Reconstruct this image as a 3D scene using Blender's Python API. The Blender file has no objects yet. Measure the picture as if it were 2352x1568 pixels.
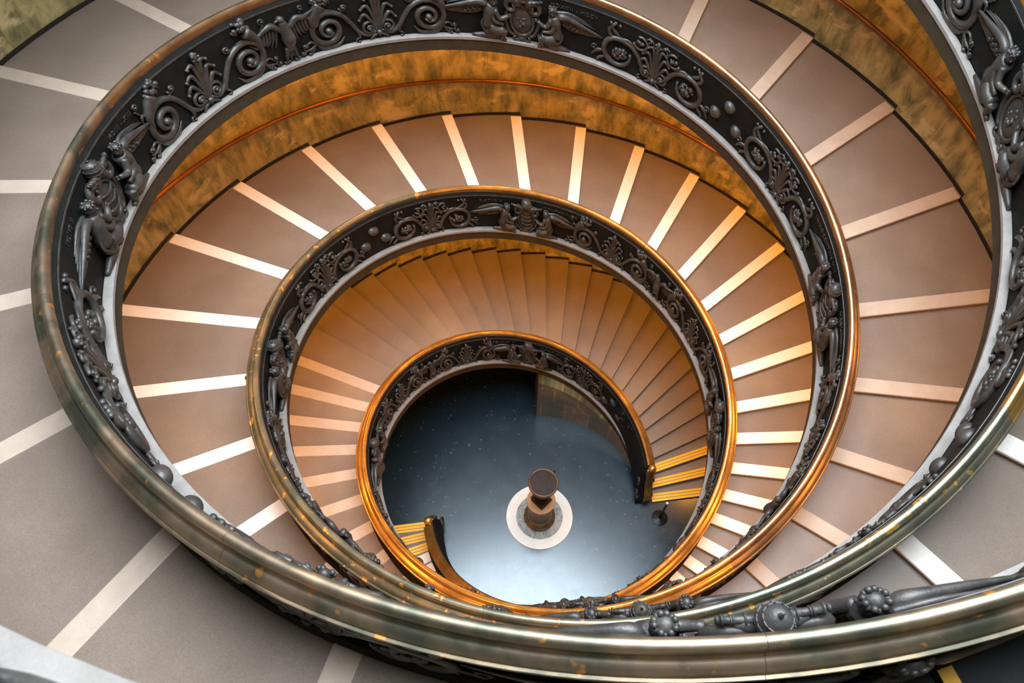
import bpy, math, random
import numpy as np
from mathutils import Matrix, Vector

PI = math.pi
rnd = random.Random(7)
S = bpy.context.scene
COL = S.collection

# ------------------------------------------------------------------ camera, light, exposure
CAM = (-0.7885, -7.1219, 21.6150)
PITCH, ROLL, FPX = math.radians(29.8155), math.radians(0.4576), 1913.26
F_ = Vector((0, math.sin(PITCH), -math.cos(PITCH)))
U_ = Vector((0, math.cos(PITCH), math.sin(PITCH)))
R_ = Vector((1, 0, 0))
R2 = R_ * math.cos(ROLL) + U_ * math.sin(ROLL)
U2 = -R_ * math.sin(ROLL) + U_ * math.cos(ROLL)
cd = bpy.data.cameras.new('camera')
cam = bpy.data.objects.new('camera', cd)
COL.objects.link(cam)
M = Matrix.Identity(4)
for i in range(3):
    M[i][0], M[i][1], M[i][2], M[i][3] = R2[i], U2[i], -F_[i], CAM[i]
cam.matrix_world = M
cd.sensor_width = 36.0
cd.lens = FPX / 2352 * 36.0
cd.clip_start = 0.02
cd.dof.use_dof = True
cd.dof.focus_distance = 17.0
cd.dof.aperture_fstop = 3.2
S.camera = cam

SKY_Z, SKY_R = 27.0, 6.6          # glazed opening over the well
SKY_STRENGTH = 22.5
LAMP_W = 265.0
LAMP_COL = (1.0, 0.385, 0.048)

w = bpy.data.worlds.new('sky'); S.world = w
w.use_nodes = True
nt = w.node_tree
bg = nt.nodes['Background']
tc = nt.nodes.new('ShaderNodeTexCoord')
sep = nt.nodes.new('ShaderNodeSeparateXYZ')
ramp = nt.nodes.new('ShaderNodeValToRGB')
ramp.color_ramp.elements[0].position = 0.0; ramp.color_ramp.elements[0].color = (0.80, 0.88, 0.95, 1)
ramp.color_ramp.elements[1].position = 1.0; ramp.color_ramp.elements[1].color = (0.86, 0.93, 1.0, 1)
nt.links.new(tc.outputs['Generated'], sep.inputs[0])
nt.links.new(sep.outputs['Z'], ramp.inputs[0])
nt.links.new(ramp.outputs[0], bg.inputs[0])
bg.inputs[1].default_value = SKY_STRENGTH
pl = bpy.data.lights.new('skylight_portal', 'AREA')
pl.shape = 'DISK'; pl.size = SKY_R * 2; pl.cycles.is_portal = True
po = bpy.data.objects.new('skylight_portal', pl); COL.objects.link(po)
po.location = (0, 0, SKY_Z - 0.02)

S.view_settings.view_transform = 'Standard'
S.view_settings.look = 'None'
S.view_settings.gamma = 1.0
S.view_settings.use_curve_mapping = False
S.view_settings.exposure = 0.0
S.cycles.sample_clamp_indirect = 6.0

# ------------------------------------------------------------------ helix geometry
KT = np.array([0, .2, .5, .9, 1.3, 1.7, 2.2])
KR = np.array([2.8250, 3.2128, 3.7805, 4.5761, 5.4025, 6.1717, 7.2436])
KH = np.array([0.0, 2.0446, 4.7624, 8.1669, 11.6397, 15.0843, 19.4445])
PH0 = math.radians(5.82762)
T0, T1 = 0.0, 2.36

def spline_coef(k, v):
    n = len(k); h = np.diff(k)
    A = np.zeros((n, n)); b = np.zeros(n); A[0, 0] = A[-1, -1] = 1
    for i in range(1, n - 1):
        A[i, i - 1] = h[i - 1]; A[i, i] = 2 * (h[i - 1] + h[i]); A[i, i + 1] = h[i]
        b[i] = 6 * ((v[i + 1] - v[i]) / h[i] - (v[i] - v[i - 1]) / h[i - 1])
    return np.linalg.solve(A, b)
MR, MH = spline_coef(KT, KR), spline_coef(KT, KH)
def spl(v, Mc, t):
    t = np.asarray(t, float); h = np.diff(KT)
    i = np.clip(np.searchsorted(KT, t) - 1, 0, len(KT) - 2)
    tt = np.clip(t, KT[0], KT[-1])
    d0 = tt - KT[i]; d1 = KT[i + 1] - tt; hi = h[i]
    y = (Mc[i] * d1**3 + Mc[i + 1] * d0**3) / (6 * hi) + (v[i] / hi - Mc[i] * hi / 6) * d1 + (v[i + 1] / hi - Mc[i + 1] * hi / 6) * d0
    sl0 = (v[1] - v[0]) / (KT[1] - KT[0]); sl1 = (v[-1] - v[-2]) / (KT[-1] - KT[-2])
    return np.where(t < KT[0], y + (t - KT[0]) * sl0, np.where(t > KT[-1], y + (t - KT[-1]) * sl1, y))
def rr(t): return spl(KR, MR, t)
def hh(t): return np.maximum(spl(KH, MH, t), 0.0)
def phi(s, t): return 2 * PI * np.asarray(t, float) + PH0 + (PI if s == 'B' else 0.0)
_tg = np.linspace(0, 2.9, 400)
_zg, _Rg = spl(KH, MH, _tg), rr(_tg) + np.interp(_tg, [0, .8, 1.6], [3.585, 3.396, 3.331])
def RW(z): return np.interp(z, _zg, _Rg)          # radius of the outer wall at height z
def pt(s, t, dr, dz):
    t = np.asarray(t, float); a = phi(s, t); r = rr(t) + dr
    return np.stack([r * np.cos(a), r * np.sin(a), hh(t) + dz], -1)

# ------------------------------------------------------------------ mesh helpers
def link(name, verts, faces, mats, parent=None, smooth=True, fm=None):
    me = bpy.data.meshes.new(name)
    me.from_pydata([tuple(map(float, v)) for v in verts], [], faces)
    for m in (mats if isinstance(mats, (list, tuple)) else [mats]): me.materials.append(m)
    if fm is not None: me.polygons.foreach_set('material_index', fm)
    me.polygons.foreach_set('use_smooth', [bool(smooth)] * len(me.polygons))
    me.update()
    o = bpy.data.objects.new(name, me); COL.objects.link(o)
    if parent is not None: o.parent = parent
    return o
def edge_split(o, ang=35):
    m = o.modifiers.new('split', 'EDGE_SPLIT'); m.split_angle = math.radians(ang); return o
def empty(name, loc=(0, 0, 0)):
    o = bpy.data.objects.new(name, None); COL.objects.link(o); o.location = loc
    o.empty_display_size = 0.2
    return o
def tag(o, label, cat, group=None, kind=None):
    o['label'] = label; o['category'] = cat
    if group: o['group'] = group
    if kind: o['kind'] = kind
    return o
def struct(o): o['kind'] = 'structure'; return o

class MB:
    """collects pieces into one mesh"""
    def __init__(self): self.v = []; self.f = []; self.n = 0
    def add(self, verts, faces):
        verts = np.asarray(verts, float); self.v.append(verts)
        self.f += [tuple(i + self.n for i in f) for f in faces]; self.n += len(verts)
    def arr(self): return np.concatenate(self.v) if self.v else np.zeros((0, 3))
    def tube(self, P, a, b=None, seg=7, closed=False):
        """tapered tube in (u,v,w); a = half width in the uv plane, b = half thickness in w"""
        P = np.asarray(P, float); n = len(P)
        a = np.interp(np.linspace(0, 1, n), np.linspace(0, 1, len(np.atleast_1d(a))), np.atleast_1d(a))
        b = a if b is None else np.interp(np.linspace(0, 1, n), np.linspace(0, 1, len(np.atleast_1d(b))), np.atleast_1d(b))
        if closed: T = np.roll(P, -1, 0) - np.roll(P, 1, 0)
        else: T = np.gradient(P, axis=0)
        N = np.stack([-T[:, 1], T[:, 0], np.zeros(n)], 1)
        ln = np.linalg.norm(N, axis=1, keepdims=True); N = N / np.where(ln < 1e-9, 1, ln)
        W = np.array([0, 0, 1.0])
        th = np.linspace(0, 2 * PI, seg, endpoint=False)
        V = P[:, None, :] + a[:, None, None] * np.cos(th)[None, :, None] * N[:, None, :] + b[:, None, None] * np.sin(th)[None, :, None] * W
        F = []
        for i in range(n if closed else n - 1):
            j = (i + 1) % n
            for k in range(seg):
                F.append((i * seg + k, i * seg + (k + 1) % seg, j * seg + (k + 1) % seg, j * seg + k))
        if not closed:
            F.append(tuple(range(seg - 1, -1, -1))); F.append(tuple((n - 1) * seg + k for k in range(seg)))
        self.add(V.reshape(-1, 3), F)
    def ball(self, c, r, nu=9, nv=6):
        r = np.broadcast_to(np.asarray(r, float), (3,))
        V = [(0, 0, -1)]
        for i in range(1, nv):
            p = -PI / 2 + PI * i / nv
            for k in range(nu): V.append((math.cos(p) * math.cos(2 * PI * k / nu), math.cos(p) * math.sin(2 * PI * k / nu), math.sin(p)))
        V.append((0, 0, 1)); F = []
        for k in range(nu): F.append((0, 1 + (k + 1) % nu, 1 + k))
        for i in range(nv - 2):
            for k in range(nu):
                a = 1 + i * nu; F.append((a + k, a + (k + 1) % nu, a + nu + (k + 1) % nu, a + nu + k))
        l = 1 + (nv - 2) * nu
        for k in range(nu): F.append((l + k, l + (k + 1) % nu, len(V) - 1))
        self.add(np.array(V) * r + np.asarray(c, float), F)
    def lathe(self, prof, seg=32, cap=True, center=(0, 0, 0)):
        V = []; F = []
        for r, z in prof:
            for k in range(seg): V.append((r * math.cos(2 * PI * k / seg), r * math.sin(2 * PI * k / seg), z))
        for i in range(len(prof) - 1):
            for k in range(seg): F.append((i * seg + k, i * seg + (k + 1) % seg, (i + 1) * seg + (k + 1) % seg, (i + 1) * seg + k))
        if cap:
            F.append(tuple(range(seg - 1, -1, -1))); F.append(tuple((len(prof) - 1) * seg + k for k in range(seg)))
        self.add(np.array(V) + np.asarray(center, float), F)
    def box(self, lo, hi, rot=0, c=(0, 0)):
        V = np.array([(x, y, z) for z in (lo[2], hi[2]) for y in (lo[1], hi[1]) for x in (lo[0], hi[0])], float)
        x, y = V[:, 0].copy(), V[:, 1].copy()
        V[:, 0] = c[0] + x * math.cos(rot) - y * math.sin(rot); V[:, 1] = c[1] + x * math.sin(rot) + y * math.cos(rot)
        self.add(V, [(0, 2, 3, 1), (4, 5, 7, 6), (0, 1, 5, 4), (2, 6, 7, 3), (0, 4, 6, 2), (1, 3, 7, 5)])
    def build(self, name, mat, parent=None, mapf=None, smooth=True):
        V = self.arr()
        if mapf is not None: V = mapf(V)
        return link(name, V, self.f, mat, parent, smooth)

def sweep(s, prof, t0, t1, step=1 / 150, dzf=None, caps=True):
    """closed profile [(dr, dz)] swept along the helix; dr may be 'W' (minus offset) for the wall"""
    n = max(2, int((t1 - t0) / step) + 1); T = np.linspace(t0, t1, n)
    cols = []
    for dr, dz in prof:
        z = hh(T) + dz
        if isinstance(dr, tuple): r = RW(z) - dr[1]
        else: r = rr(T) + dr
        a = phi(s, T); cols.append(np.stack([r * np.cos(a), r * np.sin(a), np.maximum(z, 0.0)], -1))
    V = np.stack(cols, 1).reshape(-1, 3); m = len(prof); F = []
    for i in range(n - 1):
        for k in range(m):
            F.append((i * m + k, i * m + (k + 1) % m, (i + 1) * m + (k + 1) % m, (i + 1) * m + k))
    if caps: F.append(tuple(range(m - 1, -1, -1))); F.append(tuple((n - 1) * m + k for k in range(m)))
    return V, F

# ------------------------------------------------------------------ materials
def mat(name, base, rough=0.5, metal=0.0, spec=0.5):
    m = bpy.data.materials.new(name); m.use_nodes = True
    b = m.node_tree.nodes['Principled BSDF']
    b.inputs['Base Color'].default_value = (*base, 1); b.inputs['Roughness'].default_value = rough
    b.inputs['Metallic'].default_value = metal; b.inputs['Specular IOR Level'].default_value = spec
    return m, m.node_tree, b
def noise(nt, scale, detail=4, rough=.5, vec=None, stretch=None, dist=0.0):
    n = nt.nodes.new('ShaderNodeTexNoise'); n.inputs['Scale'].default_value = scale
    n.inputs['Detail'].default_value = detail; n.inputs['Roughness'].default_value = rough
    n.inputs['Distortion'].default_value = dist
    if vec is None:
        tc = nt.nodes.new('ShaderNodeTexCoord'); vec = tc.outputs['Object']
    if stretch:
        mp = nt.nodes.new('ShaderNodeMapping'); mp.inputs['Scale'].default_value = stretch
        nt.links.new(vec, mp.inputs['Vector']); vec = mp.outputs[0]
    nt.links.new(vec, n.inputs['Vector'])
    return n
def cramp(nt, src, stops):
    r = nt.nodes.new('ShaderNodeValToRGB'); e = r.color_ramp.elements
    while len(e) < len(stops): e.new(0.5)
    for k, (p, c) in enumerate(stops):
        e[k].position = p; e[k].color = (*c, 1) if len(c) == 3 else c
    nt.links.new(src, r.inputs[0]); return r
def mix(nt, fac, a, b, mode='MIX'):
    m = nt.nodes.new('ShaderNodeMix'); m.data_type = 'RGBA'; m.blend_type = mode
    if hasattr(fac, 'links'): nt.links.new(fac, m.inputs[0])
    else: m.inputs[0].default_value = fac
    for k, x in ((6, a), (7, b)):
        if hasattr(x, 'links'): nt.links.new(x, m.inputs[k])
        else: m.inputs[k].default_value = (*x, 1)
    return m.outputs[2]
def bump(nt, b, src, strength=.3, dist=.02):
    n = nt.nodes.new('ShaderNodeBump'); n.inputs['Strength'].default_value = strength; n.inputs['Distance'].default_value = dist
    nt.links.new(src, n.inputs['Height']); nt.links.new(n.outputs[0], b.inputs['Normal'])

def make_stone(name, c0, c1, rough, scale=3.0, fine=60, fine_amt=.25, spec=.5):
    m, nt, b = mat(name, c0, rough, 0, spec)
    n1 = noise(nt, scale, 5, .6); n2 = noise(nt, fine, 2, .7)
    base = cramp(nt, n1.outputs[0], [(.3, c0), (.7, c1)])
    f = cramp(nt, n2.outputs[0], [(.3, (1 - fine_amt,) * 3), (.7, (1 + 0 * fine_amt,) * 3)])
    nt.links.new(mix(nt, 1.0, base.outputs[0], f.outputs[0], 'MULTIPLY'), b.inputs['Base Color'])
    return m
M_TREAD = make_stone('tread_stone', (.208, .160, .126), (.262, .206, .166), .40, 1.2, 90, .35)
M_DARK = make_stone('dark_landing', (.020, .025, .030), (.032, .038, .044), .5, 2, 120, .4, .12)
M_WHITE = make_stone('white_marble', (.86, .82, .76), (.92, .89, .84), .5, 4, 40, .06)
M_BEIGE = make_stone('beige_travertine', (.44, .355, .28), (.51, .42, .335), .5, 4, 60, .10)
M_SLAB = make_stone('slab_plaster', (.042, .032, .019), (.060, .047, .030), .85, 5, 80, .2, .15)
M_LEDGE = make_stone('ledge_stone', (.225, .210, .195), (.29, .275, .26), .6, 6, 90, .15)
M_BLACK = mat('black_skirting', (.008, .008, .008), .45)[0]
M_YELLOW = make_stone('yellow_paint', (.95, .50, .01), (1.0, .56, .015), .5, 8, 50, .08)
M_CEIL = mat('ceiling_plaster', (.35, .34, .33), .8)[0]
M_STEEL = mat('skylight_steel', (.12, .13, .14), .4, .8)[0]

def make_bronze():
    m, nt, b = mat('dark_bronze', (.05, .05, .05), .40, .35)
    n = noise(nt, 7, 5, .6); r = cramp(nt, n.outputs[0], [(.3, (.034, .034, .034)), (.7, (.082, .078, .073))])
    nt.links.new(r.outputs[0], b.inputs['Base Color'])
    n2 = noise(nt, 38, 4, .65); bump(nt, b, n2.outputs[0], .35, .012)
    return m
M_BRONZE = make_bronze()
def make_panel():
    m, nt, b = mat('dark_bronze_ground', (.02, .02, .02), .65, 0, .12)
    n = noise(nt, 4, 6, .65); r = cramp(nt, n.outputs[0], [(.3, (.005, .006, .006)), (.75, (.013, .0135, .0125))])
    nt.links.new(r.outputs[0], b.inputs['Base Color']); bump(nt, b, n.outputs[0], .15, .02)
    return m
M_PANEL = make_panel()
def make_rail(name, c_lo, c_hi, wear, rough, wear_th=.62):
    m, nt, b = mat(name, c_lo, rough, .9)
    n = noise(nt, 2.2, 4, .55); r = cramp(nt, n.outputs[0], [(.40, c_lo), (.60, c_hi)])
    n2 = noise(nt, 7.0, 2, .5); f = cramp(nt, n2.outputs[0], [(wear_th + .02, (0, 0, 0)), (wear_th + .06, (1, 1, 1))])
    nt.links.new(mix(nt, f.outputs[0], r.outputs[0], wear), b.inputs['Base Color'])
    n3 = noise(nt, 5, 2, .5); rg = cramp(nt, n3.outputs[0], [(.3, (rough - .03,) * 3), (.7, (rough + .06,) * 3)])
    nt.links.new(rg.outputs[0], b.inputs['Roughness'])
    return m
M_GOLD = make_rail('polished_bronze', (.50, .30, .095), (.70, .45, .16), (.88, .62, .25), .31, .80)
M_BROWN = make_rail('brown_bronze', (.30, .20, .11), (.42, .28, .15), (.70, .38, .12), .35, .66)
M_GREEN = make_rail('green_patina_bronze', (.19, .235, .19), (.36, .34, .25), (.95, .60, .18), .40, .62)
M_OLIVE = make_rail('olive_bronze', (.15, .155, .115), (.40, .30, .205), (.75, .36, .11), .42, .64)
M_COPPER = make_rail('copper_tube', (.22, .085, .03), (.30, .12, .04), (.4, .2, .08), .36, .8)

def make_wall():
    m, nt, b = mat('veined_marble', (.2, .15, .06), .38)
    tc = nt.nodes.new('ShaderNodeTexCoord'); sp = nt.nodes.new('ShaderNodeSeparateXYZ'); nt.links.new(tc.outputs['Object'], sp.inputs[0])
    at = nt.nodes.new('ShaderNodeMath'); at.operation = 'ARCTAN2'; nt.links.new(sp.outputs['Y'], at.inputs[0]); nt.links.new(sp.outputs['X'], at.inputs[1])
    cb = nt.nodes.new('ShaderNodeCombineXYZ'); nt.links.new(at.outputs[0], cb.inputs[0]); nt.links.new(sp.outputs['Z'], cb.inputs[1])
    n1 = noise(nt, 2.2, 6, .62, cb.outputs[0], (13, .75, 1), .35)
    n2 = noise(nt, 1.0, 5, .6, cb.outputs[0], (10, 1.9, 1), .25)
    base = cramp(nt, n1.outputs[0], [(.28, (.07, .07, .035)), (.44, (.20, .175, .075)), (.58, (.37, .30, .13)), (.8, (.48, .40, .20))])
    patch = cramp(nt, n2.outputs[0], [(.56, (0, 0, 0)), (.64, (1, 1, 1))])
    c = mix(nt, patch.outputs[0], base.outputs[0], (.50, .40, .20))
    # panel joints round the wall
    mu = nt.nodes.new('ShaderNodeMath'); mu.operation = 'MULTIPLY'; mu.inputs[1].default_value = 36 / (2 * PI); nt.links.new(at.outputs[0], mu.inputs[0])
    fr = nt.nodes.new('ShaderNodeMath'); fr.operation = 'FRACT'; nt.links.new(mu.outputs[0], fr.inputs[0])
    lt = nt.nodes.new('ShaderNodeMath'); lt.operation = 'LESS_THAN'; lt.inputs[1].default_value = .012; nt.links.new(fr.outputs[0], lt.inputs[0])
    jm = nt.nodes.new('ShaderNodeMath'); jm.operation = 'MULTIPLY'; jm.inputs[1].default_value = .45; nt.links.new(lt.outputs[0], jm.inputs[0])
    c = mix(nt, jm.outputs[0], c, (.10, .08, .035))
    nt.links.new(c, b.inputs['Base Color'])
    return m
M_WALL = make_wall()
def make_lowwall():
    m, nt, b = mat('stained_marble_blocks', (.2, .15, .06), .45)
    tc = nt.nodes.new('ShaderNodeTexCoord'); sp = nt.nodes.new('ShaderNodeSeparateXYZ'); nt.links.new(tc.outputs['Object'], sp.inputs[0])
    at = nt.nodes.new('ShaderNodeMath'); at.operation = 'ARCTAN2'; nt.links.new(sp.outputs['Y'], at.inputs[0]); nt.links.new(sp.outputs['X'], at.inputs[1])
    cb = nt.nodes.new('ShaderNodeCombineXYZ'); nt.links.new(at.outputs[0], cb.inputs[0]); nt.links.new(sp.outputs['Z'], cb.inputs[1])
    n1 = noise(nt, 1.6, 6, .65, cb.outputs[0], (3, 1, 1), .8)
    base = cramp(nt, n1.outputs[0], [(.3, (.05, .042, .02)), (.55, (.13, .10, .045)), (.75, (.25, .19, .09))])
    br = nt.nodes.new('ShaderNodeTexBrick'); br.inputs['Scale'].default_value = 1.0; br.offset = .5
    br.inputs['Mortar Size'].default_value = .012; br.inputs['Brick Width'].default_value = .24; br.inputs['Row Height'].default_value = .85
    br.inputs['Color1'].default_value = (1, 1, 1, 1); br.inputs['Color2'].default_value = (.55, .55, .55, 1); br.inputs['Mortar'].default_value = (1.6, 1.3, .7, 1)
    nt.links.new(cb.outputs[0], br.inputs['Vector'])
    nt.links.new(mix(nt, 1.0, base.outputs[0], br.outputs[0], 'MULTIPLY'), b.inputs['Base Color'])
    return m
M_LOWWALL = make_lowwall()
def make_floor():
    m, nt, b = mat('dark_terrazzo', (.03, .05, .065), .3)
    v = nt.nodes.new('ShaderNodeTexVoronoi'); v.inputs['Scale'].default_value = 7.5
    tc = nt.nodes.new('ShaderNodeTexCoord'); nt.links.new(tc.outputs['Object'], v.inputs['Vector'])
    sp_ = cramp(nt, v.outputs['Distance'], [(.06, (1, 1, 1)), (.22, (0, 0, 0))])
    n0 = noise(nt, 5, 2, .5); gate = cramp(nt, n0.outputs[0], [(.44, (0, 0, 0)), (.62, (.7, .7, .7))])
    f = mix(nt, 1.0, sp_.outputs[0], gate.outputs[0], 'MULTIPLY')
    n1 = noise(nt, 1.5, 6, .7); base = cramp(nt, n1.outputs[0], [(.3, (.007, .016, .023)), (.7, (.013, .025, .034))])
    n2 = noise(nt, 120, 2, .7); fine = cramp(nt, n2.outputs[0], [(.45, (.8, .8, .8)), (.72, (1.7, 1.7, 1.7))])
    c = mix(nt, 1.0, base.outputs[0], fine.outputs[0], 'MULTIPLY')
    c = mix(nt, f, c, (.14, .18, .20))
    nt.links.new(c, b.inputs['Base Color'])
    n3 = noise(nt, 2.5, 6, .7); rg = cramp(nt, n3.outputs[0], [(.3, (.21, .21, .21)), (.7, (.25, .25, .25))])
    nt.links.new(rg.outputs[0], b.inputs['Roughness'])
    b.inputs['IOR'].default_value = 1.8
    b.inputs['Specular Tint'].default_value = (.82, .93, 1.0, 1)
    return m
M_FLOOR = make_floor()
def make_greenmarble():
    m, nt, b = mat('grey_green_marble', (.2, .22, .2), .35)
    n1 = noise(nt, 5, 6, .7, None, None, 1.6)
    r = cramp(nt, n1.outputs[0], [(.34, (.05, .065, .07)), (.5, (.24, .25, .21)), (.66, (.36, .37, .33))])
    nt.links.new(r.outputs[0], b.inputs['Base Color']); return m
M_GMARBLE = make_greenmarble()
M_PALE = make_stone('pale_marble', (.74, .70, .62), (.82, .79, .72), .4, 3, 60, .05)
M_SHAFT = make_stone('brown_stone', (.07, .038, .016), (.19, .11, .05), .4, 6, 40, .2)
M_TAN = make_stone('tan_stone', (.42, .26, .12), (.52, .34, .17), .5, 6, 40, .1)
M_URN = make_stone('blackened_bronze', (.020, .017, .016), (.040, .031, .027), .6, 5, 60, .2, .2)
M_RIM = make_stone('worn_bronze_rim', (.05, .035, .028), (.16, .08, .05), .35, 3, 60, .2)
M_POST = mat('black_metal', (.015, .02, .025), .35, .6)[0]
M_CHROME = mat('brushed_steel', (.5, .5, .5), .3, 1.0)[0]

# ------------------------------------------------------------------ setting
def disc(name, r, z, m, seg=128, r0=0.0):
    V = []; F = []
    rs = [r0] if r0 else []
    n = 6
    R = np.linspace(r0 if r0 else .3, r, n)
    for q in R:
        for k in range(seg): V.append((q * math.cos(2 * PI * k / seg), q * math.sin(2 * PI * k / seg), z))
    for i in range(n - 1):
        for k in range(seg): F.append((i * seg + k, (i + 1) * seg + k, (i + 1) * seg + (k + 1) % seg, i * seg + (k + 1) % seg))
    if not r0: F.append(tuple(range(seg)))
    return link(name, V, F, m)
struct(disc('floor', 6.45, 0.0, M_FLOOR))
# outer wall: one flaring surface of revolution
zs = np.linspace(0, SKY_Z, 90); seg = 192; V = []; F = []
for z in zs:
    R = float(RW(z))
    for k in range(seg): V.append((R * math.cos(2 * PI * k / seg), R * math.sin(2 * PI * k / seg), z))
for i in range(len(zs) - 1):
    for k in range(seg): F.append((i * seg + k, (i + 1) * seg + k, (i + 1) * seg + (k + 1) % seg, i * seg + (k + 1) % seg))
struct(link('wall_outer', V, F, M_WALL))
struct(disc('ceiling', float(RW(SKY_Z)) + .02, SKY_Z, M_CEIL, 128, SKY_R))
# skylight glazing bars over the opening
bm = MB()
for k in range(8):
    a = k * PI / 8
    bm.box((-SKY_R - .1, -.06, SKY_Z + .02), (SKY_R + .1, .06, SKY_Z + .18), a)
for q in (2.0, 4.2, 6.4):
    th = np.linspace(0, 2 * PI, 64, endpoint=False)
    bm.tube(np.stack([q * np.cos(th), q * np.sin(th), 0 * th + SKY_Z + .1], 1), .05, .05, 6, True)
struct(bm.build('window_skylight', M_STEEL))
# marble walls under the first quarter of each flight
for s, side in (('A', 'right'), ('B', 'left')):
    T = np.linspace(.010, .2385, 60); V = []; F = []
    for t in T:
        a = float(phi(s, t)); top = max(float(hh(t)) - .365, .02)
        rb = min(2.83 + 0.0 * t, float(rr(t)) - .02); rt = float(rr(t)) - .10
        for q, z in ((rb, 0.0), (rb, .09), (rb + (rt - rb) * .0, top), (rt + .3, top), (rt + .6, 0)):
            V.append((q * math.cos(a), q * math.sin(a), z))
    m = 5
    for i in range(len(T) - 1):
        for k in range(m): F.append((i * m + k, i * m + (k + 1) % m, (i + 1) * m + (k + 1) % m, (i + 1) * m + k))
    F.append(tuple(range(m - 1, -1, -1))); F.append(tuple((len(T) - 1) * m + k for k in range(m)))
    struct(link('wall_' + side, V, F, M_LOWWALL, smooth=False))

# ------------------------------------------------------------------ stairs
STEPS = [.0055, .0225, .0395, .0555, .072, .0885, .1045, .1205, .137, .1535, .1695, .186, .2015, .2175, .2335, .25, .266, .2825, .2985,
         .315, .3315, .348, .3645, .382, .401, .4235, .4445, .467, .4905, .515, .541, .568, .596, .6235, .653, .6845, .716, .7495, .784,
         .819, .8545, .891, .9285, .967, 1.006, 1.047, 1.088, 1.129, 1.1715, 1.215, 1.259, 1.304, 1.349, 1.394, 1.439, 1.486, 1.534,
         1.583, 1.6325, 1.6825, 1.733, 1.786, 1.838, 1.89, 1.943, 1.997, 2.051, 2.106, 2.161, 2.217, 2.273, 2.33]
HW = 0.12
def riser(i):
    t = STEPS[i]; rise = float(hh(t)) - (float(hh(STEPS[i - 1])) if i else 0.0)
    return min(rise, float(np.interp(t, [0, .36, .9, 2.4], [.165, .15, .10, .09])))
def line(s, t, off, fr):
    """point on the radial line of step t, shifted sideways by off (uphill +); fr 0..1 from balustrade to wall"""
    a = float(phi(s, t)); z = float(hh(t)); r0 = float(rr(t)) + .19; r1 = float(RW(z)) - .03
    q = r0 + (r1 - r0) * fr
    return q * math.cos(a) - off * math.sin(a), q * math.sin(a) + off * math.cos(a)
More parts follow.
